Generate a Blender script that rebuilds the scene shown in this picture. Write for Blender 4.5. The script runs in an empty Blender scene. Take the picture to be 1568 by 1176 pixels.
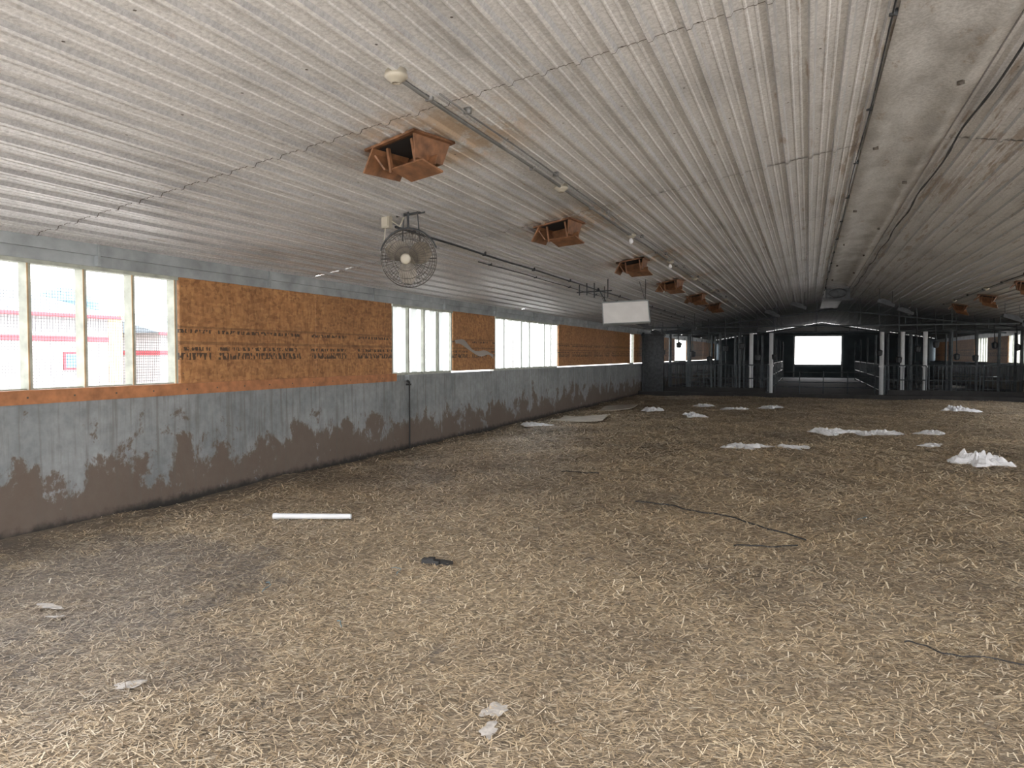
import bpy, math, random
import numpy as np
from mathutils import Vector, Matrix, noise as mn
random.seed(7); np.random.seed(7)
scene = bpy.context.scene
XL, XR, RX = -6.2, 7.9, 0.85
EAVE = 2.6; SL = 1/6.0
T0, T1, TP = -2.0, 58.0, 30.0
def zc(x):
    return EAVE + (x-XL)*SL if x <= RX else EAVE + (XR-x)*SL
def fh(x, y):
    a = 0.022*math.sin(x*1.3+y*0.7)*math.cos(y*0.9-x*0.4) + 0.014*math.sin(x*3.1-y*2.3+1.0) + 0.008*math.sin(x*6.3+y*5.1)
    return a

# ------------------------------------------------------------------ materials
def newmat(name):
    m = bpy.data.materials.new(name); m.use_nodes = True
    nt = m.node_tree
    return m, nt, nt.nodes['Principled BSDF']
def L(nt, a, b): nt.links.new(a, b)
def ramp(nt, fac, stops):
    r = nt.nodes.new('ShaderNodeValToRGB')
    e = r.color_ramp.elements
    while len(e) < len(stops): e.new(0.5)
    for i, (p, c) in enumerate(stops):
        e[i].position = p
        e[i].color = (c[0], c[1], c[2], 1) if not isinstance(c, (int, float)) else (c, c, c, 1)
    L(nt, fac, r.inputs[0]); return r.outputs[0]
def pos(nt, scale=(1,1,1), rot=(0,0,0)):
    g = nt.nodes.new('ShaderNodeNewGeometry')
    mp = nt.nodes.new('ShaderNodeMapping')
    mp.inputs['Scale'].default_value = scale; mp.inputs['Rotation'].default_value = rot
    L(nt, g.outputs['Position'], mp.inputs['Vector']); return mp.outputs[0]
def noise(nt, vec, scale, detail=4, rough=0.55, dist=0.0):
    n = nt.nodes.new('ShaderNodeTexNoise')
    n.inputs['Scale'].default_value = scale; n.inputs['Detail'].default_value = detail
    n.inputs['Roughness'].default_value = rough; n.inputs['Distortion'].default_value = dist
    L(nt, vec, n.inputs['Vector']); return n.outputs['Fac']
def mix(nt, fac, a, b, mode='MIX'):
    m = nt.nodes.new('ShaderNodeMix'); m.data_type = 'RGBA'; m.blend_type = mode
    for idx, v in ((0, fac), (6, a), (7, b)):
        if isinstance(v, (int, float)): m.inputs[idx].default_value = v
        elif isinstance(v, tuple): m.inputs[idx].default_value = (v[0], v[1], v[2], 1)
        else: L(nt, v, m.inputs[idx])
    return m.outputs[2]
def math_(nt, op, a, b=0.0, clamp=False):
    m = nt.nodes.new('ShaderNodeMath'); m.operation = op; m.use_clamp = clamp
    for i, v in enumerate((a, b)):
        if isinstance(v, (int, float)): m.inputs[i].default_value = v
        else: L(nt, v, m.inputs[i])
    return m.outputs[0]
def maprange(nt, v, a, b, c=0.0, d=1.0):
    m = nt.nodes.new('ShaderNodeMapRange'); m.interpolation_type = 'SMOOTHSTEP'
    L(nt, v, m.inputs[0])
    for i, x in enumerate((a, b, c, d)): m.inputs[i+1].default_value = x
    return m.outputs[0]
def bump(nt, h, bsdf, strength=0.4, dist=0.01):
    b = nt.nodes.new('ShaderNodeBump'); b.inputs['Strength'].default_value = strength
    b.inputs['Distance'].default_value = dist
    L(nt, h, b.inputs['Height']); L(nt, b.outputs[0], bsdf.inputs['Normal'])
def simple(name, col, rough=0.6, metal=0.0, var=0.25, scale=6.0):
    m, nt, b = newmat(name)
    n = noise(nt, pos(nt), scale)
    c = ramp(nt, n, [(0.3, tuple(x*(1-var) for x in col)), (0.7, tuple(min(1, x*(1+var*0.6)) for x in col))])
    L(nt, c, b.inputs['Base Color']); b.inputs['Roughness'].default_value = rough
    b.inputs['Metallic'].default_value = metal
    return m
def sepxyz(nt):
    g = nt.nodes.new('ShaderNodeNewGeometry'); s = nt.nodes.new('ShaderNodeSeparateXYZ')
    L(nt, g.outputs['Position'], s.inputs[0]); return s.outputs
def distto(nt, p):
    g = nt.nodes.new('ShaderNodeNewGeometry')
    vd = nt.nodes.new('ShaderNodeVectorMath'); vd.operation = 'DISTANCE'
    L(nt, g.outputs['Position'], vd.inputs[0]); vd.inputs[1].default_value = p
    return vd.outputs['Value']

VENTS = [(-2.84, 5.22), (-2.85, 9.0), (-2.8, 13.0), (-2.8, 16.9), (-2.8, 20.9), (-2.8, 24.9)]
VENTS_R = [(4.5, 16.0), (4.5, 20.0), (4.5, 24.0), (4.5, 28.0)]
# ceiling
def ceilmat(name, k):
    M, nt, b = newmat(name)
    n1 = noise(nt, pos(nt, (1, 0.3, 1)), 1.5, 7, 0.68)
    n2 = noise(nt, pos(nt), 38, 3, 0.75)
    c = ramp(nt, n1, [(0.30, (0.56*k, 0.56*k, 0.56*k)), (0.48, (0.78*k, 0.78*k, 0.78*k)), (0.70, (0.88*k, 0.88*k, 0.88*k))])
    sp = ramp(nt, n2, [(0.36, 0.72), (0.60, 1.0)])
    c = mix(nt, 1.0, c, sp, 'MULTIPLY')
    sx = sepxyz(nt)
    rs = noise(nt, pos(nt, (9, 0.8, 1)), 1.0, 5, 0.7)
    near = maprange(nt, math_(nt, 'ABSOLUTE', math_(nt, 'SUBTRACT', sx[0], 1.4)), 0.3, 3.0, 0.11, 0.0)
    c = mix(nt, math_(nt, 'MULTIPLY', maprange(nt, math_(nt, 'ADD', rs, near), 0.64, 0.73), 0.6), c, (0.28, 0.19, 0.12))
    rs2 = noise(nt, pos(nt, (3, 0.5, 1)), 1.3, 6, 0.7)
    c = mix(nt, math_(nt, 'MULTIPLY', maprange(nt, rs2, 0.58, 0.72), 0.45), c, (0.34, 0.325, 0.31))
    n3 = noise(nt, pos(nt, (1, 0.6, 1)), 5, 5, 0.7)
    for (vx, vy) in VENTS + VENTS_R:
        mk = maprange(nt, distto(nt, (vx+0.2, vy+0.12, zc(vx))), 0.30, 1.05, 1.0, 0.0)
        mk = math_(nt, 'MULTIPLY', mk, maprange(nt, n3, 0.38, 0.58), True)
        c = mix(nt, math_(nt, 'MULTIPLY', mk, 0.7), c, (0.46, 0.30, 0.15))
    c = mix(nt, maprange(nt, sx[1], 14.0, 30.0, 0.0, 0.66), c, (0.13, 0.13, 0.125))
    c = mix(nt, maprange(nt, sx[1], 28.0, 36.0, 0.0, 0.75), c, (0.07, 0.075, 0.08))  # ceiling over the pens painted darker, standing in for dimmer light
    L(nt, c, b.inputs['Base Color'])
    L(nt, maprange(nt, sx[1], 22.0, 34.0, 0.40, 0.85), b.inputs['Roughness'])
    L(nt, maprange(nt, sx[1], 26.0, 36.0, 0.5, 0.1), b.inputs['Specular IOR Level'])
    bump(nt, n2, b, 0.15, 0.004)
    return M
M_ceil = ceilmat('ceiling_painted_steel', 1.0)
M_rib = ceilmat('ceiling_rib_shade', 0.58)  # darker copy for rib sides: crease shade painted in for rib contrast

M_ridge, nt, b = newmat('ridge_cap_sheet')
n1 = noise(nt, pos(nt, (1, 0.4, 1)), 3.0, 6, 0.65)
c = ramp(nt, n1, [(0.32, (0.46, 0.455, 0.44)), (0.62, (0.74, 0.74, 0.73))])
n4 = noise(nt, pos(nt, (2, 0.7, 1)), 2.2, 6, 0.75)
c = mix(nt, maprange(nt, n4, 0.57, 0.68, 0, 0.6), c, (0.30, 0.21, 0.13))
n5 = noise(nt, pos(nt), 38, 3, 0.75)
c = mix(nt, 1.0, c, ramp(nt, n5, [(0.36, 0.7), (0.62, 1.0)]), 'MULTIPLY')
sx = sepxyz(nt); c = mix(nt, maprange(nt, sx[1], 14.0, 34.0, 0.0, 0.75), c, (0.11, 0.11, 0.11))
L(nt, c, b.inputs['Base Color']); b.inputs['Roughness'].default_value = 0.5

# concrete
M_conc, nt, b = newmat('concrete_stained')
s = sepxyz(nt)
n1 = noise(nt, pos(nt), 1.2, 6, 0.6); n2 = noise(nt, pos(nt), 9, 5, 0.65)
c = ramp(nt, n1, [(0.3, (0.21, 0.23, 0.24)), (0.7, (0.35, 0.37, 0.38))])
c = mix(nt, 0.6, c, ramp(nt, n2, [(0.3, 0.5), (0.7, 1.0)]), 'MULTIPLY')
nz = noise(nt, pos(nt, (1, 1, 0.8)), 2.3, 8, 0.72, 0.3)
hgt = maprange(nt, s[2], 0.0, 1.1, 0.20, -0.10)
st = maprange(nt, math_(nt, 'ADD', nz, hgt), 0.545, 0.605)
c = mix(nt, math_(nt, 'MULTIPLY', st, 0.85), c, (0.115, 0.078, 0.054))
drip = noise(nt, pos(nt, (1, 9, 0.5)), 2.0, 4, 0.6)
c = mix(nt, math_(nt, 'MULTIPLY', maprange(nt, drip, 0.48, 0.70), 0.5), c, (0.12, 0.105, 0.09))
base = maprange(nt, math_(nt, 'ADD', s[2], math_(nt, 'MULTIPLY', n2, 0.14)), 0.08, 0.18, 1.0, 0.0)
c = mix(nt, base, c, (0.022, 0.02, 0.018))  # gap and shadow along the wall foot painted into the colour
L(nt, c, b.inputs['Base Color']); b.inputs['Roughness'].default_value = 0.75
bump(nt, n2, b, 0.3, 0.006)

# OSB
M_osb, nt, b = newmat('osb_board')
def vor(vec, sc):
    v = nt.nodes.new('ShaderNodeTexVoronoi'); v.inputs['Scale'].default_value = sc
    v.inputs['Randomness'].default_value = 1.0
    L(nt, vec, v.inputs['Vector'])
    bw = nt.nodes.new('ShaderNodeRGBToBW'); L(nt, v.outputs['Color'], bw.inputs[0]); return bw.outputs[0]
v1 = vor(pos(nt, (1, 1, 2.2), (0.5, 0, 0)), 16); v2 = vor(pos(nt, (1, 2.4, 1), (0.3, 0, 0)), 13)
c1 = ramp(nt, v1, [(0.2, (0.23, 0.10, 0.036)), (0.5, (0.39, 0.18, 0.064)), (0.85, (0.54, 0.28, 0.11))])
c2 = ramp(nt, v2, [(0.2, (0.23, 0.10, 0.036)), (0.5, (0.40, 0.185, 0.068)), (0.85, (0.52, 0.27, 0.105))])
c = mix(nt, 0.5, c1, c2)
nb = noise(nt, pos(nt), 1.1, 4); c = mix(nt, 0.6, c, ramp(nt, nb, [(0.3, 0.6), (0.7, 1.0)]), 'MULTIPLY')
s = sepxyz(nt)
def band(lo, hi):
    a = math_(nt, 'GREATER_THAN', s[2], lo); q = math_(nt, 'LESS_THAN', s[2], hi); return math_(nt, 'MULTIPLY', a, q)
st = noise(nt, pos(nt, (0, 24, 11)), 1.0, 1, 0.5)
stm = math_(nt, 'GREATER_THAN', st, 0.50)
gate_ = math_(nt, 'GREATER_THAN', noise(nt, pos(nt, (0, 1, 0)), 1.7, 1), 0.40)
bands = math_(nt, 'ADD', math_(nt, 'ADD', band(1.60, 1.64), band(1.50, 1.575)), band(1.79, 1.83), True)
mk = math_(nt, 'MULTIPLY', math_(nt, 'MULTIPLY', stm, gate_), bands, True)
c = mix(nt, math_(nt, 'MULTIPLY', mk, 0.9), c, (0.03, 0.02, 0.014))
c = mix(nt, math_(nt, 'MULTIPLY', band(1.665, 1.70), 0.4), c, (0.06, 0.03, 0.015))
c = mix(nt, math_(nt, 'MULTIPLY', band(1.84, 1.865), 0.4), c, (0.06, 0.03, 0.015))
L(nt, c, b.inputs['Base Color']); b.inputs['Roughness'].default_value = 0.6

M_ply = simple('orange_plywood', (0.40, 0.17, 0.072), 0.6, 0, 0.35, 9)
M_vent = simple('weathered_vent_plywood', (0.20, 0.092, 0.042), 0.6, 0, 0.5, 12)
M_stud = simple('pale_lumber', (0.40, 0.42, 0.36), 0.7, 0, 0.25, 8)
M_tanw = simple('tan_lumber', (0.46, 0.33, 0.19), 0.7, 0, 0.25, 8)
M_galv = simple('galvanised_trim', (0.36, 0.39, 0.40), 0.42, 0.25, 0.35, 3)
M_dkst = simple('dark_steel', (0.055, 0.06, 0.065), 0.5, 0.5, 0.4, 10)
M_cable = simple('black_cable', (0.02, 0.02, 0.02), 0.6, 0, 0.3)
M_twine = simple('blue_twine', (0.14, 0.24, 0.28), 0.6, 0, 0.3)
M_pvc = simple('white_pvc', (0.70, 0.72, 0.74), 0.35, 0, 0.06)
M_white = simple('white_plastic', (0.80, 0.81, 0.83), 0.5, 0, 0.12, 8)
M_heat = simple('heater_enamel', (0.88, 0.87, 0.85), 0.4, 0, 0.08, 4)
M_ice = simple('pale_residue', (0.54, 0.51, 0.47), 0.6, 0, 0.4, 24)
M_cream = simple('cream_porcelain', (0.42, 0.385, 0.31), 0.35, 0, 0.15)
M_cond = simple('conduit_grey', (0.20, 0.20, 0.195), 0.45, 0.3, 0.3, 5)
M_dark = simple('dark_void', (0.012, 0.010, 0.009), 0.9, 0, 0.2)
M_post = simple('grey_pen_steel', (0.085, 0.10, 0.11), 0.5, 0.2, 0.4, 6)
M_cardb = simple('weathered_board', (0.56, 0.51, 0.44), 0.8, 0, 0.2, 4)
M_curb = simple('dark_wet_concrete', (0.03, 0.029, 0.029), 0.8, 0, 0.4, 3)
M_penfl = simple('pen_slat_floor', (0.035, 0.033, 0.03), 0.85, 0, 0.4, 2)
M_blade = simple('fan_blade_steel', (0.24, 0.215, 0.18), 0.4, 0.5, 0.4, 20)
M_cage = simple('fan_cage_wire', (0.10, 0.09, 0.08), 0.5, 0.5, 0.3, 20)
M_mesh = simple('window_wire_mesh', (0.16, 0.17, 0.18), 0.5, 0.4, 0.2, 20)
M_endw = simple('blue_grey_end_wall', (0.10, 0.13, 0.145), 0.7, 0, 0.3, 1.2)
M_liner = simple('gable_liner_sheet', (0.50, 0.50, 0.50), 0.6, 0, 0.1, 1)
M_red = simple('red_siding', (0.36, 0.05, 0.065), 0.6, 0, 0.15, 2)
M_bwhite = simple('white_siding', (0.34, 0.335, 0.345), 0.6, 0, 0.1, 1)
M_blue = simple('blue_metal', (0.09, 0.18, 0.28), 0.5, 0, 0.2, 1)
M_roofx = simple('shed_roof_metal', (0.18, 0.22, 0.25), 0.5, 0.1, 0.1, 1)
M_screw = simple('rusty_screw', (0.10, 0.085, 0.07), 0.6, 0.2, 0.4, 30)
M_snow = simple('outside_ground', (0.50, 0.475, 0.44), 0.9, 0, 0.12, 0.4)
M_trans, nt, b = newmat('translucent_slat')
b.inputs['Base Color'].default_value = (0.85, 0.87, 0.86, 1); b.inputs['Roughness'].default_value = 0.6
tr = nt.nodes.new('ShaderNodeBsdfTranslucent'); tr.inputs[0].default_value = (0.66, 0.68, 0.67, 1)
ms = nt.nodes.new('ShaderNodeMixShader'); ms.inputs[0].default_value = 0.7
L(nt, b.outputs[0], ms.inputs[1]); L(nt, tr.outputs[0], ms.inputs[2])
L(nt, ms.outputs[0], nt.nodes['Material Output'].inputs[0])

# straw floor
def patches(nt, c):
    """damp, trodden areas in the bedding"""
    n = noise(nt, pos(nt), 2.4, 6, 0.7)
    for p, r, k in (((-4.7, 3.8, 0), 2.0, 0.66), ((-3.4, 2.8, 0), 1.2, 0.42), ((0.3, 5.6, 0), 1.3, 0.2), ((-5.2, 8.5, 0), 1.6, 0.35)):
        m = maprange(nt, distto(nt, p), r*0.35, r, 0.16, -0.12)
        m = maprange(nt, math_(nt, 'ADD', n, m), 0.49, 0.61)
        c = mix(nt, math_(nt, 'MULTIPLY', m, k), c, (0.14, 0.125, 0.115))
    n = noise(nt, pos(nt), 1.0, 8, 0.75)
    c = mix(nt, maprange(nt, n, 0.52, 0.66, 0.0, 0.5), c, (0.26, 0.205, 0.15))
    return c
M_floor, nt, b = newmat('straw_bedding')
n1 = noise(nt, pos(nt), 0.55, 5, 0.6)
c = ramp(nt, n1, [(0.32, (0.33, 0.265, 0.19)), (0.5, (0.50, 0.40, 0.275)), (0.72, (0.63, 0.515, 0.355))])
a1 = noise(nt, pos(nt, (30, 120, 1), (0, 0, 0.6)), 1.0, 3, 0.6, 0.6)
a2 = noise(nt, pos(nt, (30, 120, 1), (0, 0, 2.0)), 1.0, 3, 0.6, 0.6)
a3 = noise(nt, pos(nt), 26, 5, 0.75)
h = math_(nt, 'MAXIMUM', a1, a2)
c = mix(nt, 0.95, c, ramp(nt, h, [(0.45, 0.30), (0.66, 1.3)]), 'MULTIPLY')
c = mix(nt, 0.8, c, ramp(nt, a3, [(0.36, 0.32), (0.6, 1.15)]), 'MULTIPLY')
c = patches(nt, c)
s = sepxyz(nt)
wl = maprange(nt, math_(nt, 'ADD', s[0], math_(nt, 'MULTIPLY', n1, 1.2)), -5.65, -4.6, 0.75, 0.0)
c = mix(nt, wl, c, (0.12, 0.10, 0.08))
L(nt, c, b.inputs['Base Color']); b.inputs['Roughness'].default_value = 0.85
bump(nt, h, b, 0.6, 0.02)
M_straw, nt, b = newmat('straw_strands')
g = nt.nodes.new('ShaderNodeNewGeometry')
c = ramp(nt, g.outputs['Random Per Island'], [(0.0, (0.16, 0.115, 0.07)), (0.25, (0.43, 0.32, 0.195)), (0.65, (0.78, 0.64, 0.43)), (0.95, (0.92, 0.84, 0.67))])
n1 = noise(nt, pos(nt), 0.55, 5, 0.6)
c = mix(nt, 0.9, c, ramp(nt, n1, [(0.32, (0.68, 0.67, 0.67)), (0.6, (1.0, 0.98, 0.95))]), 'MULTIPLY')
c = mix(nt, 0.65, c, patches(nt, c))
L(nt, c, b.inputs['Base Color']); b.inputs['Roughness'].default_value = 0.5

# ------------------------------------------------------------------ mesh builder
class MB:
    def __init__(s): s.v = []; s.f = []; s.m = []
    def add(s, vs, fs, mat=0):
        o = len(s.v); s.v += [tuple(p) for p in vs]
        s.f += [tuple(i+o for i in f) for f in fs]; s.m += [mat]*len(fs)
    def box(s, a, b, mat=0):
        x0, y0, z0 = a; x1, y1, z1 = b
        vs = [(x0,y0,z0),(x1,y0,z0),(x1,y1,z0),(x0,y1,z0),(x0,y0,z1),(x1,y0,z1),(x1,y1,z1),(x0,y1,z1)]
        s.add(vs, [(0,3,2,1),(4,5,6,7),(0,1,5,4),(1,2,6,5),(2,3,7,6),(3,0,4,7)], mat)
    def obox(s, mtx, size, mat=0):
        hx, hy, hz = [q/2 for q in size]
        vs = [mtx @ Vector((i*hx, j*hy, k*hz)) for k in (-1,1) for i, j in ((-1,-1),(1,-1),(1,1),(-1,1))]
        s.add(vs, [(0,3,2,1),(4,5,6,7),(0,1,5,4),(1,2,6,5),(2,3,7,6),(3,0,4,7)], mat)
    def tube(s, pts, r, n=8, mat=0, closed=False, cap=True):
        pts = [Vector(p) for p in pts]; k = len(pts); vs = []; up = Vector((0.13, 0.21, 0.97)).normalized()
        for i, p in enumerate(pts):
            if closed: d = pts[(i+1) % k]-pts[i-1]
            else: d = pts[min(i+1, k-1)]-pts[max(i-1, 0)]
            d.normalize()
            a = d.cross(up)
            if a.length < 0.05: a = d.cross(Vector((1, 0, 0)))
            a.normalize(); bb = d.cross(a)
            rr = r[i] if isinstance(r, (list, tuple)) else r
            for j in range(n):
                t = 2*math.pi*j/n; vs.append(p + a*(rr*math.cos(t)) + bb*(rr*math.sin(t)))
        fs = []
        for i in range(k if closed else k-1):
            i2 = (i+1) % k
            for j in range(n):
                fs.append((i*n+j, i*n+(j+1) % n, i2*n+(j+1) % n, i2*n+j))
        if cap and not closed:
            fs.append(tuple(range(n-1, -1, -1))); fs.append(tuple((k-1)*n+j for j in range(n)))
        s.add(vs, fs, mat)
    def lathe(s, mtx, prof, n=20, mat=0):
        vs = []; k = len(prof)
        for (r, z) in prof:
            for j in range(n):
                t = 2*math.pi*j/n; vs.append(mtx @ Vector((r*math.cos(t), r*math.sin(t), z)))
        fs = [(i*n+j, i*n+(j+1) % n, (i+1)*n+(j+1) % n, (i+1)*n+j) for i in range(k-1) for j in range(n)]
        fs.append(tuple(range(n-1, -1, -1))); fs.append(tuple((k-1)*n+j for j in range(n)))
        s.add(vs, fs, mat)
    def done(s, name, mats, smooth=False):
        me = bpy.data.meshes.new(name); me.from_pydata(s.v, [], s.f)
        for m in mats: me.materials.append(m)
        me.polygons.foreach_set('material_index', s.m)
        if smooth: me.polygons.foreach_set('use_smooth', [True]*len(s.f))
        me.update(); o = bpy.data.objects.new(name, me); scene.collection.objects.link(o); return o
def T(x, y, z): return Matrix.Translation((x, y, z))
def R(a, ax): return Matrix.Rotation(math.radians(a), 4, ax)

# ------------------------------------------------------------------ floor (bedding surface + loose strands, one mesh)
nx, ny = 70, 150
NS = 380000
u = np.random.rand(NS); t = 1.6*np.exp(u*np.log(29.5/1.6)); X = np.random.uniform(XL+0.12, XR-0.1, NS)
keep = (X > -5.75) | (np.random.rand(NS) < 0.35); t = t[keep]; X = X[keep]; NS = len(X)
Hh = 0.022*np.sin(X*1.3+t*0.7)*np.cos(t*0.9-X*0.4)+0.014*np.sin(X*3.1-t*2.3+1.0)+0.008*np.sin(X*6.3+t*5.1)
ang = np.random.rand(NS)*2*np.pi; Ln = (0.018+0.085*np.random.rand(NS)**1.6)*np.clip(t/5, 0.8, 1.8)
W = np.random.uniform(0.0010, 0.0028, NS)*np.clip(t/3.5, 0.9, 3.5)
tilt = np.random.uniform(-0.25, 0.25, NS)*Ln/2
z0 = Hh + np.random.uniform(0.004, 0.026, NS)
dx, dy = np.cos(ang)*Ln/2, np.sin(ang)*Ln/2; wx, wy = -np.sin(ang)*W, np.cos(ang)*W
V = np.empty((NS, 4, 3), dtype=np.float32)
for k, (sa, sb) in enumerate(((-1, -1), (1, -1), (1, 1), (-1, 1))):
    V[:, k, 0] = X+sa*dx+sb*wx; V[:, k, 1] = t+sa*dy+sb*wy; V[:, k, 2] = z0+sa*tilt
gv = []
for j in range(ny+1):
    y = T0 + (TP-T0)*j/ny
    for i in range(nx+1):
        x = XL + (XR-XL)*i/nx; gv.append((x, y, fh(x, y)))
gf = [(j*(nx+1)+i, j*(nx+1)+i+1, (j+1)*(nx+1)+i+1, (j+1)*(nx+1)+i) for j in range(ny) for i in range(nx)]
G = np.array(gv, dtype=np.float32); GF = np.array(gf, dtype=np.int32)
allv = np.concatenate([G.reshape(-1), V.reshape(-1)])
loops = np.concatenate([GF.ravel(), np.arange(NS*4, dtype=np.int32)+len(G)])
NP = len(GF)+NS
me = bpy.data.meshes.new('floor'); me.vertices.add(len(allv)//3); me.vertices.foreach_set('co', allv)
me.loops.add(NP*4); me.loops.foreach_set('vertex_index', loops)
me.polygons.add(NP); me.polygons.foreach_set('loop_start', np.arange(0, NP*4, 4, dtype=np.int32))
me.polygons.foreach_set('loop_total', np.full(NP, 4, dtype=np.int32))
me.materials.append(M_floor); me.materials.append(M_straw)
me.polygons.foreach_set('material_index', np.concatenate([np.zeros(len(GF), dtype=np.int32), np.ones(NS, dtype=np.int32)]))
me.update(calc_edges=True)
o = bpy.data.objects.new('floor', me); scene.collection.objects.link(o)
mb = MB(); mb.box((XL, TP, -0.2), (XR, T1, 0.0)); mb.done('floor_pens', [M_penfl])

# ------------------------------------------------------------------ ceiling (ribbed steel)
PROF = ((0, 0), (0.014, -0.024), (0.040, -0.024), (0.054, 0), (0.105, 0), (0.112, -0.005), (0.122, -0.005), (0.129, 0), (0.165, 0), (0.172, -0.005), (0.182, -0.005), (0.189, 0))
def profile(x0, x1):
    pts = []; P = 0.2286; w = abs(x1-x0); sgn = 1 if x1 > x0 else -1; k = 0
    while k*P < w:
        o_ = k*P
        for q, (a, dz) in enumerate(PROF):
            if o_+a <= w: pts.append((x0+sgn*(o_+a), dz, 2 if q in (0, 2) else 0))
        k += 1
    pts.append((x1, 0, 0)); return pts
mb = MB()
for (xa, xb) in ((XL, RX), (XR, RX)):
    pr = profile(xa, xb)
    SEG = 3.96; y = 4.72-2*SEG; k = 0
    while y < T1:
        ya, yb = max(y, T0), min(y+SEG, T1); lift = 0.005*(k % 2)
        if yb > ya:
            vs = [(x, ya, zc(x)+dz-lift) for x, dz, q in pr]+[(x, yb, zc(x)+dz-lift) for x, dz, q in pr]
            n = len(pr)
            for i in range(n-1):
                a4 = [vs[i], vs[i+1], vs[n+i+1], vs[n+i]]
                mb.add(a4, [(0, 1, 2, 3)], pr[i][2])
            if yb < T1:
                vs = [(x, yb-0.004, zc(x)+dz-0.0075) for x, dz, q in pr]+[(x, yb+0.004, zc(x)+dz-0.0075) for x, dz, q in pr]
                mb.add(vs, [(i, i+1, n+i+1, n+i) for i in range(n-1)], 1)
        y += SEG; k += 1
mb.add([(XL-0.5, T0, EAVE+0.12), (RX, T0, zc(RX)+0.2), (RX, T1, zc(RX)+0.2), (XL-0.5, T1, EAVE+0.12)], [(0, 1, 2, 3)])
mb.add([(XR+0.5, T0, EAVE+0.12), (RX, T0, zc(RX)+0.2), (RX, T1, zc(RX)+0.2), (XR+0.5, T1, EAVE+0.12)], [(0, 1, 2, 3)])
y = 0.76
rows = []
while y < 32: rows.append(y); y += 0.99
for (xa, sgn) in ((XL, 1), (XR, -1)):
    k = 0
    while k*0.2286 < 7.0:
        x = xa + sgn*(k*0.2286+0.08)
        for ri, y in enumerate(rows):
            if (k+ri) % 2 == 0:
                r = 0.010; z = zc(x)-0.007
                vs = [(x+r*math.cos(a*math.pi/3), y+r*math.sin(a*math.pi/3), z) for a in range(6)]
                mb.add(vs, [(0, 1, 2, 3, 4, 5)], 1)
        k += 1
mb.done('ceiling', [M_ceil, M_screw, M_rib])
mb = MB(); cols = [0.50, 0.56, 0.62, 0.68, 0.76, 0.85, 0.94, 1.02, 1.10, 1.16, 1.22]; NYR = 300; vs = []
for j in range(NYR+1):
    y = T0+(TP+8-T0)*j/NYR
    for i, x in enumerate(cols):
        dz = 0.018*mn.noise(Vector((x*4, y*1.6, 0)))+0.012*mn.noise(Vector((x*9, y*5, 3)))-(0.014 if i in (2, 8) else 0)
        if i in (0, len(cols)-1): dz = 0.02
        vs.append((x, y, min(zc(x), zc(RX)-0.02)-0.04+dz))
nc = len(cols)
mb.add(vs, [(j*nc+i, j*nc+i+1, (j+1)*nc+i+1, (j+1)*nc+i) for j in range(NYR) for i in range(nc-1)])
for k in range(14):
    y = 3.2+k*1.85; x = 0.62 if k % 2 else 1.08
    mb.obox(T(x, y, zc(x)-0.07) @ R(25*k, 'Z'), (0.02, 0.05, 0.03), 1)
mb.done('trim_ridge', [M_ridge, M_screw], True)

# ------------------------------------------------------------------ left wall
WB, WT = 1.25, 2.376
mb = MB()
mb.box((XL-0.2, T0, -0.3), (XL, 11.3, 1.13), 0)
mb.box((XL-0.2, 11.3, -0.3), (XL+0.015, T1, WB-0.03), 0)
mb.box((XL-0.2, T0, 1.13), (XL-0.07, 11.3, WB-0.03), 0)
mb.done('wall_left', [M_conc])
mb = MB()
mb.box((XL-0.16, T0, WT), (XL-0.02, T1, EAVE-0.06)); 
mb.box((XL-0.03, T0, WT+0.10), (XL+0.015, T1, EAVE-0.005))
y = T0
while y < T1:
    mb.box((XL-0.035, y, WT+0.005), (XL+0.028, y+0.03, EAVE-0.01)); y += 2.44
mb.done('trim_eave_left', [M_galv])
mb = MB(); mb.box((XL-0.07, T0, 1.13), (XL+0.012, 10.9, WB)); 
for k in range(26): mb.box((XL+0.012, -0.8+k*0.45, 1.18), (XL+0.016, -0.785+k*0.45, 1.195), 1)
mb.done('trim_sill_board', [M_ply, M_screw])

def osb(y0, y1, ln=2.42):
    y = y0
    while y < y1-0.01:
        ye = min(y+ln, y1); mb = MB()
        mb.box((XL-0.05, y+0.004, WB), (XL-0.035, ye-0.004, WT))
        mb.box((XL-0.10, y+0.024, WB), (XL-0.05, y+0.06, WT))
        for zz in (1.35, 1.8, 2.28):
            mb.box((XL-0.036, y+0.03, zz), (XL-0.032, y+0.04, zz+0.01), 1)
        mb.done('osb_panel', [M_osb, M_screw]); y += ln
osb(6.37, 8.79); osb(8.79, 10.83); osb(13.12, 15.18); osb(19.68, 24.5); osb(24.5, 28.58); osb(29.32, 30.8)

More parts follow.
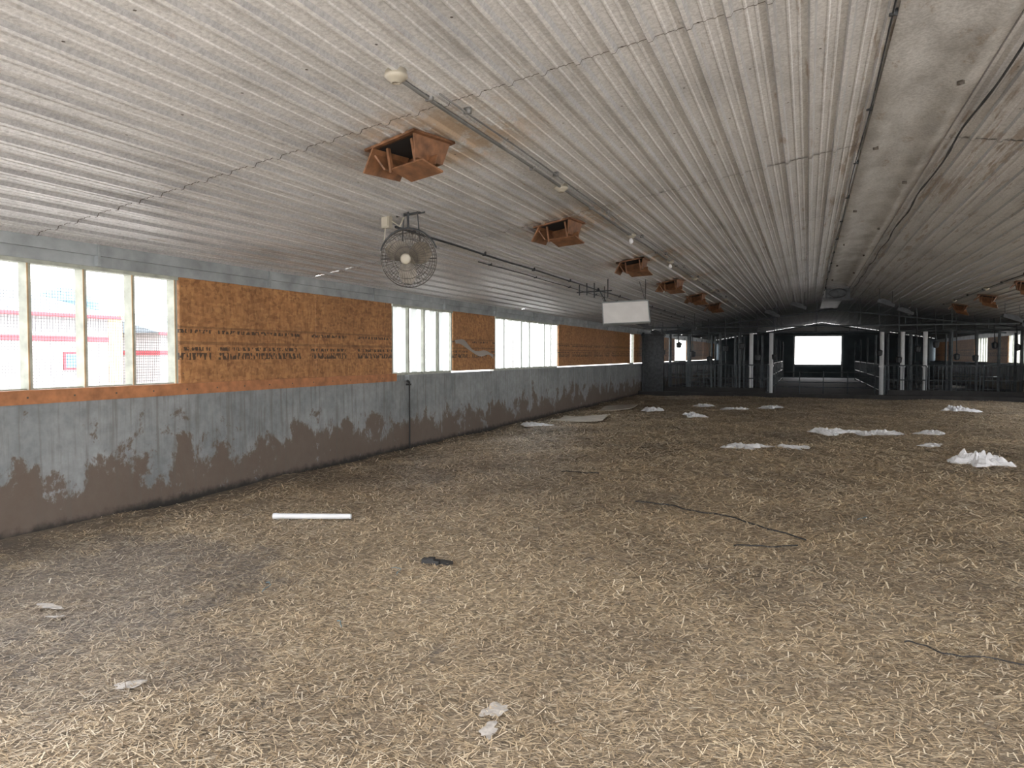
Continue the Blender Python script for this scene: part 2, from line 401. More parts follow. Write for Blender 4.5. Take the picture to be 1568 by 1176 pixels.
def mesh_grid(mb, y0, y1, x, sp=0.028, r=0.0014, mat=1):
    y = y0
    while y < y1: mb.box((x-r, y-r, WB), (x+r, y+r, WT), mat); y += sp
    z = WB+0.01
    while z < WT: mb.box((x-r, y0, z-r), (x+r, y1, z+r), mat); z += sp
wn = 1
def window(y0, y1, kind):
    global wn
    mb = MB()
    mb.box((XL-0.16, y0, WB-0.03), (XL-0.07, y1, WB+0.012), 0); mb.box((XL-0.15, y0, WT-0.035), (XL-0.03, y1, WT), 0)
    n = max(1, round((y1-y0)/0.56)); dep = {'open': 0.10, 'mixed': 0.05, 'slat': 0.012}[kind]
    for i in range(n+1):
        wd = 0.026 if kind == 'slat' and 0 < i < n else 0.042
        y = y0+(y1-y0-0.042)*i/n
        mb.box((XL-0.05-dep, y, WB), (XL-0.05, y+wd, WT), 0)
        if kind == 'open': mb.box((XL-0.05, y+0.0, WB), (XL-0.045, y+0.014, WT), 3)
    if kind == 'open': mesh_grid(mb, y0, y1, XL-0.155)
    if kind == 'mixed':
        mesh_grid(mb, y0, y1, XL-0.155)
        y = y0+0.1
        while y < y1-0.2:
            mb.box((XL-0.12, y, WB), (XL-0.115, y+0.20, WT), 2); y += 0.34
    if kind == 'slat':
        y = y0+0.05
        while y < y1-0.35:
            w = 0.36
            mb.obox(T(XL-0.115, y+w/2, (WB+WT)/2) @ R(5, 'Z'), (0.006, w, WT-WB), 2); y += 0.42
    mb.done('window_%d' % wn, [M_stud, M_mesh, M_trans, M_tanw]); wn += 1
window(-1.9, 6.35, 'open'); window(10.85, 13.1, 'mixed'); window(15.2, 19.66, 'slat'); window(28.6, 29.3, 'open')
window(31.5, 36, 'slat'); window(39, 43, 'slat')
osb(30.8, 31.48, 3); osb(36.02, 38.98, 3); osb(43.02, 49.98, 7); osb(50.02, 57.9, 8)

# right wall
mb = MB(); mb.box((XR, T0, -0.3), (XR+0.2, T1, 1.2)); mb.done('wall_right', [M_conc])
mb = MB(); mb.box((XR, T0, WT), (XR+0.15, T1, EAVE+0.1)); mb.done('trim_eave_right', [M_galv])
def rwin(y0, y1):
    global wn
    mb = MB(); mb.box((XR+0.02, y0, 1.2), (XR+0.15, y1, 1.24))
    n = round((y1-y0)/0.61)
    for i in range(n+1):
        y = y0+0.02+(y1-y0-0.04)*i/n; mb.box((XR+0.05, y-0.02, 1.2), (XR+0.15, y+0.02, WT))
    if y0 > 30:
        y = y0+0.05
        while y < y1-0.2:
            mb.obox(T(XR+0.09, y+0.085, (WB+WT)/2-0.02) @ R(-12, 'Z'), (0.006, 0.19, WT-1.2), 1); y += 0.235
    mb.done('window_%d' % wn, [M_stud, M_trans]); wn += 1
rp = [(-2.0, 5, 1), (5, 5.5), (5.5, 14, 1), (14, 14.5), (14.5, 22, 1), (22, 22.5), (22.5, 29, 1), (29, 35), (35, 38, 1), (38, 42), (42, 45, 1), (45, 57.9)]  # windows before the pens are unseen, added to let in side light
for q in rp:
    if len(q) == 3: rwin(q[0], q[1])
    else:
        mb = MB(); mb.box((XR+0.02, q[0]+0.02, 1.2), (XR+0.04, q[1]-0.02, WT)); mb.box((XR+0.04, q[0]+0.05, 1.2), (XR+0.09, q[0]+0.09, WT)); mb.done('osb_panel', [M_osb])

# end walls
def gable(name, y0, y1, ox0, ox1, oz0, oz1, mats):
    mb = MB()
    mb.box((XL-0.2, y0, -0.2), (ox0, y1, EAVE), 0); mb.box((ox1, y0, -0.2), (XR+0.2, y1, EAVE), 0)
    if oz0 > 0: mb.box((ox0, y0, -0.2), (ox1, y1, oz0), 0)
    zt = zc(RX)+0.03
    def zz(x): return EAVE+(zt-EAVE)*(1-abs(x-RX)/(7.25))
    polys = [[(XL-0.2, EAVE), (ox0, EAVE), (ox0, zz(ox0))], [(ox1, EAVE), (XR+0.2, EAVE), (ox1, zz(ox1))]]
    if oz1 < zt-0.1: polys.append([(ox0, oz1), (ox1, oz1), (ox1, max(oz1, zz(ox1))), (RX, zt), (ox0, max(oz1, zz(ox0)))])
    for poly in polys:
        n = len(poly); vs = [(x, y0, z) for x, z in poly]+[(x, y1, z) for x, z in poly]
        mb.add(vs, [tuple(range(n)), tuple(range(2*n-1, n-1, -1))]+[(i, (i+1) % n, n+(i+1) % n, n+i) for i in range(n)], 0)
    if mats[-1] == M_liner:
        vs = [(RX-3.0, y0-0.03, 3.2), (RX+3.0, y0-0.03, 3.2), (RX, y0-0.03, zt-0.06), (RX-3.0, y0, 3.2), (RX+3.0, y0, 3.2), (RX, y0, zt-0.06)]
        mb.add(vs, [(0, 1, 2), (5, 4, 3), (0, 1, 4, 3), (1, 2, 5, 4), (2, 0, 3, 5)], 1)
    return mb.done(name, mats)
gable('wall_far', T1, T1+0.15, -0.85, 2.15, 0.9, 2.86, [M_endw, M_liner])
gable('wall_back', T0-0.15, T0, -6.0, 7.7, 0.0, 3.9, [M_endw, M_endw])  # unseen behind the camera; opening enlarged to let more light in
mb = MB()
for x in (-0.97, 2.17): mb.box((x, T1-0.10, 0.0), (x+0.1, T1-0.035, 2.98))
mb.box((-0.97, T1-0.10, 2.88), (2.27, T1-0.035, 2.98)); mb.box((-0.97, T1-0.10, 0.80), (2.27, T1-0.035, 0.9)); mb.done('door_1', [M_galv])

mb = MB(); mb.tube([(XL+0.05, 11.25, 0.0), (XL+0.05, 11.25, 1.12)], 0.014, 8); mb.box((XL, 11.22, 1.05), (XL+0.07, 11.28, 1.08)); mb.tube([(XL+0.05, 11.25, 1.1), (XL+0.05, 11.18, 1.13)], 0.02, 6)
mb.done('wall_pipe', [M_cable])

# ------------------------------------------------------------------ conduit + lampholders
LX = -2.31
def conduit(name, x, y0, y1, r, mat, drop=0.034, clips=2.0):
    mb = MB(); pts = []; y = y0
    while y < y1: pts.append((x+0.008*math.sin(y*1.1), y, zc(x)-drop+0.004*math.sin(y*2.3))); y += 0.5
    mb.tube(pts, r, 6)
    y = y0+0.4
    while y < y1: mb.box((x-0.025, y, zc(x)-drop-r-0.004), (x+0.025, y+0.025, zc(x)+0.0)); y += clips
    return mb.done(name, [mat], True)
conduit('ceiling_conduit', LX, 4.1, 29.5, 0.014, M_cond)
conduit('ceiling_conduit', LX+0.09, 4.5, 29.5, 0.007, M_cond)
conduit('ceiling_conduit', -4.1, 7.2, 29.5, 0.014, M_dkst, 0.04)
conduit('ceiling_conduit', -4.35, 10.0, 29.5, 0.008, M_dkst, 0.038)
conduit('ceiling_conduit', 0.47, 3.0, 29.5, 0.006, M_dkst, 0.03)
conduit('ceiling_conduit', 4.1, 8.0, 29.5, 0.011, M_dkst)
def lamp(x, y, bulb):
    mb = MB(); z = zc(x); M = T(x, y, z)
    mb.lathe(M, [(0.062, 0.0), (0.066, -0.03), (0.070, -0.032), (0.070, -0.045), (0.055, -0.060), (0.036, -0.068), (0.033, -0.080), (0.020, -0.081), (0.018, -0.06)], 24, 0)
    if bulb:
        mb.lathe(M, [(0.014, -0.07), (0.02, -0.09), (0.030, -0.11), (0.032, -0.13), (0.022, -0.15), (0.004, -0.158)], 16, 1)
    return mb.done('ceiling_lampholder', [M_cream, M_white], True)
for i, y in enumerate([4.08, 7.36, 10.6, 13.85, 17.0, 20.3, 23.6, 26.9]): lamp(LX, y, i in (2, 3))
for i, y in enumerate([14, 18, 22, 26.5]): lamp(4.1, y, False)

# ------------------------------------------------------------------ ceiling vent boxes
def vent(x, y, s, rot, v=0):
    mb = MB(); z = zc(x)
    tl = -9.5 if x < RX else 9.5
    Bm = T(x, y, z) @ R(tl, 'Y') @ R(rot, 'Z')
    h = s/2
    mb.obox(Bm @ T(0, 0, -0.034), (s*0.96, s*0.96, 0.006), 1)  # dark plate stands in for the shaded hole inside the vent
    for i in range(4):
        A = Bm @ R(90*i, 'Z')
        mb.obox(A @ T(h, 0, -0.028), (0.06, s+0.06, 0.018), 0)
        ztop, zb = -0.035, -0.19; b0, b1 = h, h*0.74
        pts = [(b0, -b0, ztop), (b0, b0, ztop), (b1, b1, zb), (b1, -b1, zb)]
        inn = [(p[0]-0.014, p[1]*0.97, p[2]) for p in pts]
        if i != 3:
            mb.add([A @ Vector(p) for p in pts]+[A @ Vector(p) for p in inn],
               [(0, 1, 2, 3), (7, 6, 5, 4), (0, 4, 5, 1), (1, 5, 6, 2), (2, 6, 7, 3), (3, 7, 4, 0)], 0)
    mb.obox(Bm @ T(0.10, -h*0.45, -0.26) @ R(-20, 'X') @ R(12, 'Y') @ R(-10, 'Z'), (s*0.90, s*0.46, 0.014), 0)
    mb.obox(Bm @ T(0.08, -h*0.05, -0.20) @ R(-30, 'X'), (s*0.7, 0.012, 0.09), 0)
    mb.obox(Bm @ T(-h*1.08, -h*0.15, -0.11) @ R(-50, 'Y'), (s*0.46, s*0.95, 0.014), 0)
    mb.obox(Bm @ T(h*0.62, -h*0.62, -0.14), (0.02, 0.03, 0.21), 0); mb.obox(Bm @ T(-h*0.5, -h*0.62, -0.13), (0.02, 0.03, 0.19), 0)
    return mb.done('ceiling_vent_box', [M_vent, M_dark])
for i, (x, y) in enumerate(VENTS): vent(x, y, 0.43, -12+6*(i % 3))
for i, (x, y) in enumerate(VENTS_R): vent(x, y, 0.42, -10)

# ------------------------------------------------------------------ basket fan
fan = bpy.data.objects.new('hanging_basket_fan', None); scene.collection.objects.link(fan)
FX, FY = -3.80, 6.95; FZ = 2.53
F = T(FX, FY, FZ) @ R(14, 'Z') @ R(90+8, 'X')
mb = MB()
def ring(r, zz, w, n=48): mb.tube([F @ Vector((r*math.cos(2*math.pi*i/n), r*math.sin(2*math.pi*i/n), zz)) for i in range(n)], w, 5, 0, True)
prof = [(0.05, 0.115), (0.12, 0.11), (0.20, 0.09), (0.26, 0.055), (0.29, 0.0), (0.26, -0.06), (0.20, -0.095), (0.12, -0.11), (0.06, -0.115)]
for (r, zz) in prof: ring(r, zz, 0.005 if abs(zz) < 0.01 else 0.003)
for k in range(48):
    a = 2*math.pi*k/48
    mb.tube([F @ Vector((r*math.cos(a), r*math.sin(a), zz)) for r, zz in prof], 0.0019, 4)
cage = mb.done('cage', [M_cage])
mb = MB()
for k in range(3):
    A = F @ R(120*k+20, 'Z'); vs = []
    for i in range(7):
        r = 0.04+0.21*i/6; half = 0.055+0.065*math.sin(math.pi*min(1, i/6*0.9+0.1)); tw = math.radians(32-14*i/6)
        for sgn in (-1, 0, 1):
            q = half*sgn; vs.append(A @ Vector((r, q*math.cos(tw)+0.02*i/6, q*math.sin(tw)+0.012*(abs(sgn)-0.5))))
    mb.add(vs, [(i*3+j, i*3+j+1, (i+1)*3+j+1, (i+1)*3+j) for i in range(6) for j in range(2)])
blades = mb.done('blades', [M_blade], True)
mb = MB(); mb.lathe(F @ T(0, 0, -0.20), [(0.03, 0), (0.06, 0.01), (0.065, 0.03), (0.065, 0.13), (0.05, 0.15), (0.02, 0.155), (0.02, 0.22)], 20)
mb.lathe(F @ T(0, 0, 0.112), [(0.05, 0), (0.055, 0.008), (0.04, 0.014), (0.01, 0.016)], 20)
motor = mb.done('motor', [M_cream], True)
mb = MB(); zt = zc(FX)
yk = [F @ Vector((0.305*math.cos(a), 0.305*math.sin(a), -0.02)) for a in [math.radians(q) for q in range(20, 165, 12)]]
mb.tube(yk, 0.009, 6)
topy = F @ Vector((0, 0.305, -0.02))
mb.tube([topy, (topy.x, topy.y, zt)], 0.012, 8)
mb.tube([(FX-0.15, FY+0.02, zt-0.03), (FX+0.16, FY+0.05, zt-0.0)], 0.012, 6)
mb.tube([(FX-0.05, FY, zt), F @ Vector((-0.1, 0.1, -0.12))], 0.007, 6); mb.tube([(FX+0.1, FY, zt), F @ Vector((0.1, 0.1, -0.12))], 0.007, 6)
for a in (-1, 1): mb.tube([F @ Vector((a*0.29, 0, 0)), F @ Vector((a*0.05, 0, -0.15))], 0.007, 6)
yoke = mb.done('yoke_bracket', [M_dkst])
mb = MB(); mb.obox(T(FX-0.24, FY-0.02, zt-0.085), (0.09, 0.07, 0.13)); mb.obox(T(FX-0.24, FY-0.06, zt-0.085), (0.07, 0.012, 0.10)); mb.tube([(FX-0.19, FY, zt-0.08), (FX-0.1, FY, zt-0.14), (FX-0.04, FY-0.02, zt-0.05)], 0.008, 6); mb.tube([(FX-0.24, FY, zt-0.03), (FX-0.24, FY, zt-0.01)], 0.015, 6)
mb.tube([(FX-0.27, FY, zt-0.15), (FX-0.30, FY+0.02, zt-0.32), (FX-0.24, FY, zt-0.42), (FX-0.12, FY, zt-0.46)], 0.006, 6)
jb = mb.done('junction_box', [M_cream])
for o in (cage, blades, motor, yoke, jb): o.parent = fan

# ------------------------------------------------------------------ hanging radiant heater (white)
mb = MB(); HX, HY, HZ = -3.5, 15.6, 2.42
Hm = T(HX, HY, HZ) @ R(16, 'Z') @ R(-24, 'X') @ R(-3, 'Y')
mb.obox(Hm, (0.92, 0.05, 0.48), 0)
mb.obox(Hm @ T(0, -0.005, 0.245), (0.95, 0.08, 0.02), 1); mb.obox(Hm @ T(0, -0.005, -0.245), (0.95, 0.07, 0.015), 1)
mb.obox(Hm @ T(0.47, -0.005, 0), (0.015, 0.07, 0.48), 1); mb.obox(Hm @ T(-0.47, -0.005, 0), (0.015, 0.07, 0.48), 1)
mb.obox(Hm @ T(-0.3, 0.07, 0.05), (0.2, 0.1, 0.16), 1)
for a in (-0.42, 0.42):
    p = Hm @ Vector((a, 0, 0.23)); mb.tube([p, (p.x, p.y, zc(p.x))], 0.008, 5, 2)
    mb.tube([p, (p.x-0.15, p.y+0.1, zc(p.x-0.15))], 0.006, 5, 2)
mb.tube([Hm @ Vector((-0.3, 0.07, 0.12)), (HX-0.5, HY, 2.8), (HX-0.6, HY, zc(HX-0.6))], 0.012, 6, 2)
mb.done('hanging_heater_panel', [M_heat, M_galv, M_dkst])
mb = MB()
for dx in (-0.15, 0.0, 0.15, 0.42):
    mb.tube([(HX-0.55+dx, HY-1, zc(HX-0.55+dx)), (HX-0.55+dx, HY-1, 2.72-0.05*(dx > 0.1))], 0.012, 6)
mb.tube([(HX-0.75, HY-1, 2.78), (HX-0.05, HY-1, 2.80)], 0.012, 6); mb.done('ceiling_pipe_hanger', [M_dkst])

# ------------------------------------------------------------------ ridge cable
mb = MB(); pts = []; rr = []; y = -1.0
while y < 29.5:
    x = 1.33+0.015*math.sin(y*2.1); cl = mn.noise(Vector((0, y*1.7, 5)))
    pts.append((x, y, zc(x)-0.035-0.01*abs(math.sin(y*1.9)))); rr.append(0.010+0.014*max(0, cl)); y += 0.12
mb.tube(pts, rr, 6); mb.done('ridge_cable', [M_dkst], True)
mb = MB(); zr = zc(RX)
mb.box((0.5, 26, zr-0.46), (1.2, 26.7, zr-0.16)); mb.box((0.42, 25.95, zr-0.5), (1.28, 26.75, zr-0.46))
for x in (0.5, 1.2): mb.tube([(x, 26.3, zr-0.17), (x, 26.3, zc(x))], 0.02, 6)
mb.tube([(0.85+0.25*math.cos(a), 25.94, zr-0.3+0.14*math.sin(a)) for a in [i*math.pi/8 for i in range(16)]], 0.015, 5, 0, True)
mb.done('ridge_exhaust_fan', [M_dkst])

# ------------------------------------------------------------------ pens
mb = MB(); mb.box((XL, TP-0.15, -0.05), (XR, TP+0.15, 0.14)); mb.box((XL, TP+0.6, 0), (-1.5, TP+0.75, 0.3)); mb.box((2.7, TP+0.6, 0), (XR, TP+0.75, 0.3)); mb.done('pen_curb', [M_curb])
def gate(p0, p1, h=1.05, zb=0.12, bars=0.14, mat=M_post, name='pen_gate'):
    p0 = Vector(p0); p1 = Vector(p1); Ln = (p1-p0).length; d = (p1-p0)/Ln; mb = MB(); up = Vector((0, 0, 1))
    for z in (zb, zb+h*0.5, zb+h): mb.tube([p0+up*z, p1+up*z], 0.02, 6)
    n = int(Ln/bars)
    for i in range(n+1):
        q = p0+d*(Ln*i/n); mb.tube([q+up*(0 if i in (0, n) else zb), q+up*(zb+h)], 0.022 if i in (0, n) else 0.012, 6)
    return mb.done(name, [mat])
def post(x, y, mat, r=0.045, top=None):
    mb = MB(); zt = zc(x)-0.02 if top is None else top
    mb.tube([(x, y, 0), (x, y, zt)], r, 10); mb.box((x-0.08, y-0.08, 0), (x+0.08, y+0.08, 0.015))
    mb.box((x-r-0.015, y-r-0.015, 1.1), (x+r+0.015, y+r+0.015, 1.16)); mb.done('pen_post', [mat])
for x in (-1.35, -2.1, 2.6, 3.3, 4.05): post(x, 32.0, M_pvc, 0.075, 2.42)
for x in (-2.55, -3.3, -4.5, -5.3, 4.9, 5.7, 6.4, 7.1): post(x, 32.0, M_post, 0.05, 2.42)
for x in (-5.7, -4.9, -3.9, -2.9, -1.8, 3.0, 3.8, 5.2, 6.1, 7.4): post(x, 34.3, M_post, 0.05, 2.4)
for y in (37, 42, 47, 52):
    for x in (-1.5, 2.75): post(x, y-0.1, M_post, 0.045, 2.4)
    for x in (-4.0, -2.7, 4.1, 5.4): post(x, y-0.4, M_post, 0.04, 2.4)
for (a, bb) in ((-6.1, -4.55), (-4.45, -2.6), (-2.5, -1.4), (2.65, 4.0), (4.1, 5.7), (5.8, 7.8)): gate((a, 31.3, 0), (bb, 31.3, 0))
for y in (32.3, 37.1, 42.1, 47.1):
    gate((-1.5, y, 0), (-1.5, y+4.5, 0)); gate((2.75, y, 0), (2.75, y+4.5, 0))
    gate((-6.1, y+4.7, 0), (-1.7, y+4.7, 0), bars=0.3); gate((2.95, y+4.7, 0), (7.8, y+4.7, 0), bars=0.3)
mb = MB()
for z in (0.25, 0.45, 0.65, 0.85): mb.tube([(-1.25, 33.5, z), (2.5, 33.5, z)], 0.018, 6)
for x in (-1.25, -0.3, 0.6, 1.5, 2.5): mb.tube([(x, 33.5, 0), (x, 33.5, 0.9)], 0.022, 6)
mb.done('aisle_gate', [M_post])
mb = MB()
for (y, z) in ((32.2, 2.45), (30.4, 2.62), (38.0, 2.5)):
    mb.tube([(XL+0.05, y, z), (XR-0.05, y, z)], 0.03, 6)
    for x in np.arange(-5.5, 7.6, 1.45): mb.tube([(x, y, z), (x, y, zc(x)-0.01)], 0.01, 5)
mb.tube([(-6.1, 32.2, 2.45), (RX, 32.2, 3.3), (7.8, 32.2, 2.45)], 0.03, 6)
mb.done('overhead_pen_rail', [M_post])
mb = MB()
for i, x in enumerate(np.arange(-5.6, 7.7, 0.62)):
    if -1.2 < x < 2.4: continue
    y = 31.65+0.2*math.sin(i*2.1); z1 = 1.75+0.3*math.sin(i*1.7)
    mb.tube([(x, y, zc(x)-0.02), (x+0.05, y, z1)], 0.018, 6); 
    mb.lathe(T(x+0.05, y, z1-0.2), [(0.05, 0), (0.09, 0.03), (0.11, 0.2), (0.03, 0.24)], 10)
mb.done('hanging_feeder_tubes', [M_dkst])
mb = MB(); mb.box((XL+0.05, 30.4, 0), (XL+0.9, 30.55, 2.3)); mb.box((XL+0.05, 30.36, 0.1), (XL+0.12, 30.58, 2.45)); mb.box((XL+0.82, 30.36, 0.0), (XL+0.9, 30.58, 2.45)); mb.box((XL+0.02, 30.36, 2.3), (XL+0.95, 30.58, 2.4)); mb.done('pen_partition_panel', [M_dkst])
mb = MB()
for (x, y) in ((-4.6, 23), (-3.9, 27.5), (5.4, 25.5), (-1.2, 28.8), (3.0, 28.5), (6.4, 28.0), (-5.2, 28.6), (-0.3, 27.0), (2.2, 26.0)):
    z = zc(x)-0.42
    mb.obox(T(x, y, z) @ R(20, 'Y'), (0.5, 0.3, 0.10)); mb.obox(T(x, y, z+0.07) @ R(20, 'Y'), (0.3, 0.2, 0.06))
    for a in (-0.18, 0.18): mb.tube([(x+a, y, z), (x+a, y, zc(x+a))], 0.008, 5)
mb.done('hanging_brooder_heaters', [M_dkst])

# ------------------------------------------------------------------ debris
def crumple(name, x, y, sx, sy, h, mat, seed, rot=0, spiky=0.35, lift=0.014):
    mb = MB(); NR, NSg = 14, 48; vs = []; cr, sr = math.cos(rot), math.sin(rot)
    def P(a, q):
        rad = 1+spiky*2*mn.noise(Vector((math.cos(a)*1.6+seed, math.sin(a)*1.6, seed)))+0.25*spiky*mn.noise(Vector((math.cos(a)*6+seed, math.sin(a)*6, seed)))
        px, py = math.cos(a)*rad*q*sx/2, math.sin(a)*rad*q*sy/2
        X_, Y_ = x+px*cr-py*sr, y+px*sr+py*cr
        z = fh(X_, Y_)+lift+h*(1-q**4)*(0.30+0.45*mn.noise(Vector((px*7, py*7, seed*3)))+0.9*abs(mn.noise(Vector((px*13, py*13, seed)))))
        return (X_, Y_, max(z, fh(X_, Y_)+0.006))
    vs.append(P(0, 0))
    for i in range(1, NR+1):
        for j in range(NSg): vs.append(P(2*math.pi*j/NSg, i/NR))
    fs = [(0, 1+j, 1+(j+1) % NSg) for j in range(NSg)]
    for i in range(NR-1):
        for j in range(NSg): fs.append((1+i*NSg+j, 1+(i+1)*NSg+j, 1+(i+1)*NSg+(j+1) % NSg, 1+i*NSg+(j+1) % NSg))
    mb.add(vs, fs); return mb.done(name, [mat], False)
D = [(-0.92, 13.25, .62, .7, .06), (-0.28, 13.5, .55, .6, .06), (0.40, 16.4, .72, .9, .10), (1.0, 16.6, .5, .65, .07), (1.45, 16.8, .6, .75, .09), (2.25, 16.9, .7, .8, .07),
     (2.36, 12.5, .70, .80, .20), (-2.7, 19.95, .60, .8, .10), (-4.0, 21.2, .55, .7, .12), (-1.9, 22.8, .8, .9, .09), (-1.0, 23.6, .7, .9, .09), (-2.9, 23.6, .7, .9, .08), (3.83, 24.1, .8, .9, .15),
     (-5.6, 15.9, .6, .6, .06), (5.0, 20.5, .8, .9, .07), (2.0, 14.8, .35, .4, .03)]
for i, q in enumerate(D): crumple('plastic_bag_scrap', *q, M_white, i*1.37+0.5, rot=0.3*math.sin(i*2.0))
for i, q in enumerate([(-4.31, 3.33, .20, .09, .003), (-4.1, 3.2, .10, .05, .002), (-2.90, 2.62, .14, .09, .003), (-1.24, 3.02, .15, .09, .002), (-1.20, 2.86, .12, .07, .002)]):
    crumple('paper_scrap', *q, M_ice, i*2.1+9, rot=i*0.4, spiky=0.35, lift=0.018)
mb = MB(); a = Vector((-4.72, 5.95, fh(-4.72, 5.95)+0.04)); c_ = Vector((-4.02, 6.2, fh(-4.02, 6.2)+0.04)); d = (c_-a)
mb.tube([a, a+d*0.5, c_], 0.026, 16, 0, cap=False); mb.tube([c_, a+d*0.5, a], 0.022, 16, 0, cap=False); mb.tube([a-d*0.001, a+d*0.07], 0.03, 16, 0, cap=False)
mb.done('white_plastic_pipe', [M_pvc], True)
mb = MB(); z = fh(-2.5, 4.98)
mb.obox(T(-2.55, 4.98, z+0.032) @ R(8, 'Z') @ R(5, 'Y'), (0.13, 0.06, 0.035)); mb.obox(T(-2.44, 5.0, z+0.03) @ R(-12, 'Z'), (0.10, 0.045, 0.025)); mb.obox(T(-2.55, 4.98, z+0.054) @ R(8, 'Z'), (0.05, 0.05, 0.015)); mb.done('broken_black_bracket', [M_cable])
def cable(pts, r=0.006, mat=M_cable, name='loose_cable'):
    mb = MB(); P = []
    for i in range(len(pts)-1):
        for k in range(10):
            s_ = k/10; x = pts[i][0]*(1-s_)+pts[i+1][0]*s_; y = pts[i][1]*(1-s_)+pts[i+1][1]*s_
            y += 0.035*math.sin((i+s_)*3.1)+0.012*math.sin((i+s_)*9)
            P.append((x, y, fh(x, y)+0.028))
    mb.tube(P, r, 6); mb.done(name, [mat], True)
cable([(-1.66, 7.9), (-1.22, 7.83), (-.9, 7.6), (-.62, 7.42), (-.3, 7.1), (.04, 6.86)], 0.007); cable([(-.54, 6.43), (-.3, 6.5), (-.03, 6.67)]); cable([(.5, 4.5), (.62, 4.42), (.76, 4.36), (1.1, 4.25), (1.5, 4.3)], 0.004)
cable([(-3.0, 9.6), (-2.7, 9.5), (-2.45, 9.55)], 0.006)
for p in ([(-3.4, 4.2), (-3.3, 4.1), (-3.25, 4.0)], [(-2.75, 4.75), (-2.65, 4.7), (-2.62, 4.62)], [(0.45, 7.8), (0.55, 7.9)], [(-2.5, 3.7), (-2.42, 3.6)]):
    cable(p, 0.0025, M_twine, 'blue_twine')
def board(x, y, sx, sy, rot):
    mb = MB(); vs = []; n = 10
    for j in range(n+1):
        for i in range(n+1):
            px, py = (i/n-.5)*sx, (j/n-.5)*sy; cr, sr = math.cos(rot), math.sin(rot); X_, Y_ = x+px*cr-py*sr, y+px*sr+py*cr
            vs.append((X_, Y_, fh(X_, Y_)+0.035+0.03*(i/n)**3))
    vs += [(p[0], p[1], p[2]-0.012) for p in vs[:]]; k = (n+1)**2
    fs = []
    for j in range(n):
        for i in range(n):
            q = j*(n+1)+i; f = (q, q+1, q+n+2, q+n+1); fs += [f, tuple(k+w for w in reversed(f))]
    ed = [i for i in range(n+1)]+[(j+1)*(n+1)+n for j in range(n)]+[n*(n+1)+n-1-i for i in range(n)]+[(n-1-j)*(n+1) for j in range(n-1)]
    for a in range(len(ed)): b_ = ed[(a+1) % len(ed)]; fs.append((ed[a], k+ed[a], k+b_, b_))
    mb.add(vs, fs); mb.done('loose_plywood_sheet', [M_cardb])
board(-5.05, 17.8, 1.15, 1.7, 0.1); board(-5.1, 21.8, 0.9, 2.0, 0.1)
mb = MB(); vs = []
for i in range(15):
    s_ = i/14; y = 13.15+s_*1.9; z = 1.80-0.3*s_+0.05*math.sin(s_*9); w = 0.03+0.03*math.sin(s_*7)**2
    vs += [(XL-0.012+0.012*math.sin(s_*12), y, z+w), (XL-0.010+0.012*math.cos(s_*9), y, z-w)]
mb.add(vs, [(2*i, 2*i+1, 2*i+3, 2*i+2) for i in range(14)]); mb.done('torn_plastic_strip', [M_trans])

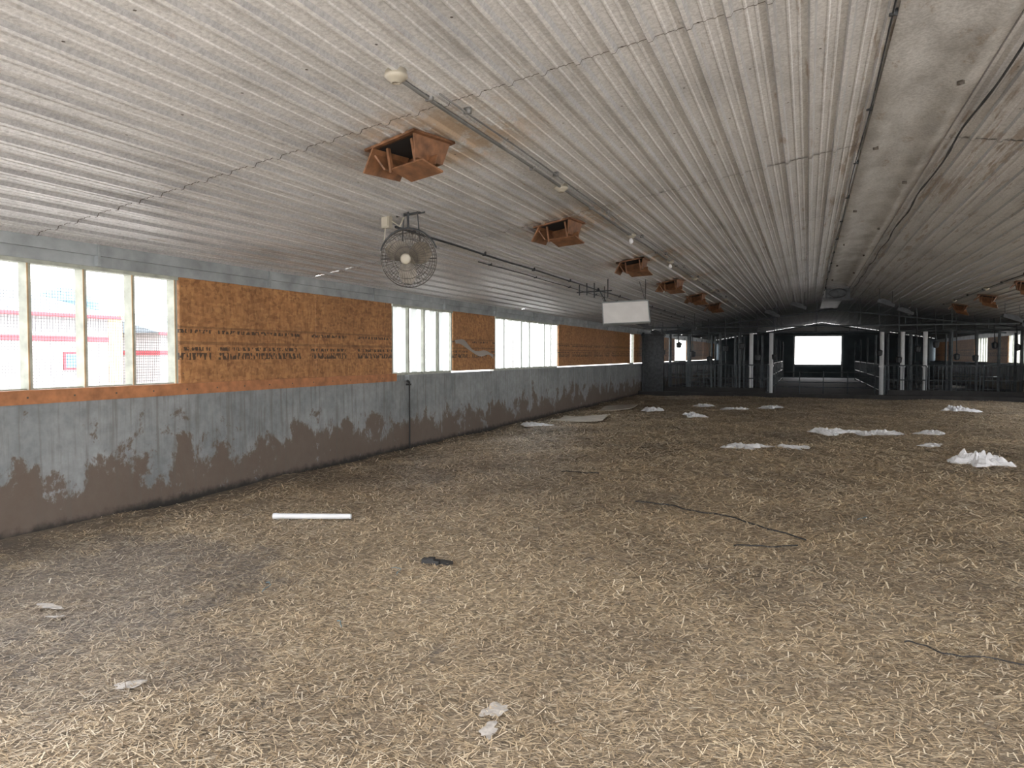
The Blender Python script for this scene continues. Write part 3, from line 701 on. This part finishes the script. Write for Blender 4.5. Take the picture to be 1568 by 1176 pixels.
# ------------------------------------------------------------------ outside
mb = MB(); mb.box((-150, -120, -0.5), (XL-0.2, 220, -0.22)); mb.box((XR+0.2, -120, -0.5), (150, 220, -0.22)); mb.box((XL-0.2, T1+0.15, -0.5), (XR+0.2, 220, -0.22)); mb.box((XL-0.2, -120, -0.5), (XR+0.2, T0-0.15, -0.1)); mb.done('ground', [M_snow])
def shed(name, x0, x1, y0, y1, h, rh, roofm):
    mb = MB(); mb.box((x0, y0, -0.22), (x1, y1, h), 0)
    mb.box((x0-.02, y0-.03, h-1.15), (x1+.03, y1+.03, h-0.92), 1)
    xm = (x0+x1)/2; e = 0.4
    vs = [(x0-e, y0-e, h), (xm, y0-e, h+rh), (x1+e, y0-e, h), (x0-e, y1+e, h), (xm, y1+e, h+rh), (x1+e, y1+e, h)]
    mb.add(vs, [(0, 1, 4, 3), (1, 2, 5, 4), (0, 2, 1), (3, 4, 5)], 2); mb.box((x1+e-.05, y0-e, h-0.12), (x1+e, y1+e, h+0.02), 1)
    y = y0+2
    while y < y1-1: 
        mb.box((x1, y, 0.9), (x1+0.05, y+0.9, 1.7), 1); mb.box((x1+0.05, y+0.1, 1.0), (x1+0.06, y+0.8, 1.6), 3); y += 5
    y = y0
    while y < y1:
        mb.box((x1, y, -0.2), (x1+0.025, y+0.06, h-0.12), 0); y += 0.6
    mb.done(name, [M_bwhite, M_red, roofm, M_blue])
shed('red_trimmed_shed', -42, -30, 12, 26.3, 3.3, 1.4, M_roofx)
shed('red_trimmed_shed', -40, -31, 30.3, 37, 2.7, 1.2, M_roofx)
mb = MB(); mb.box((-34, 27.2, -0.22), (-31, 28.0, 3.3), 0); mb.box((-34.1, 27.1, 3.3), (-30.9, 28.1, 3.5), 0); mb.done('tan_utility_cabinet', [M_tanw])
mb = MB(); mb.lathe(T(-44.8, 36.0, -0.22), [(2.0, 0), (2.0, 5.2), (1.2, 5.8), (0.3, 6.1)], 24, 0); mb.lathe(T(-46.5, 19, -0.22), [(2.5, 0), (2.5, 6.0), (1.5, 7), (0.3, 7.4)], 24, 0); mb.done('blue_storage_tanks', [M_blue])

# ------------------------------------------------------------------ light
w = bpy.data.worlds.new('world'); scene.world = w; w.use_nodes = True; nt = w.node_tree
bg = nt.nodes['Background']; tc = nt.nodes.new('ShaderNodeTexCoord'); sp = nt.nodes.new('ShaderNodeSeparateXYZ')
L(nt, tc.outputs['Generated'], sp.inputs[0])
c = ramp(nt, sp.outputs[2], [(0.0, (1.0, 0.97, 0.95)), (0.7, (0.88, 0.91, 1.0))])
L(nt, c, bg.inputs[0]); bg.inputs[1].default_value = 5.4
sd = bpy.data.lights.new('sun', 'SUN'); sd.energy = 9.0; sd.angle = 0.02; sd.color = (1, 0.95, 0.91)
so = bpy.data.objects.new('sun', sd); scene.collection.objects.link(so)
so.rotation_euler = Vector((-0.55, -0.10, -0.83)).to_track_quat('-Z', 'Y').to_euler()

cam = bpy.data.cameras.new('camera'); cam.lens = 27.0; cam.sensor_width = 36; cam.clip_end = 500
co = bpy.data.objects.new('camera', cam); scene.collection.objects.link(co)
co.location = (0, 0, 1.55); co.rotation_euler = (math.radians(90-2.15), 0, math.radians(21.05))
scene.camera = co
scene.view_settings.view_transform = 'Standard'
scene.view_settings.exposure = 0.6
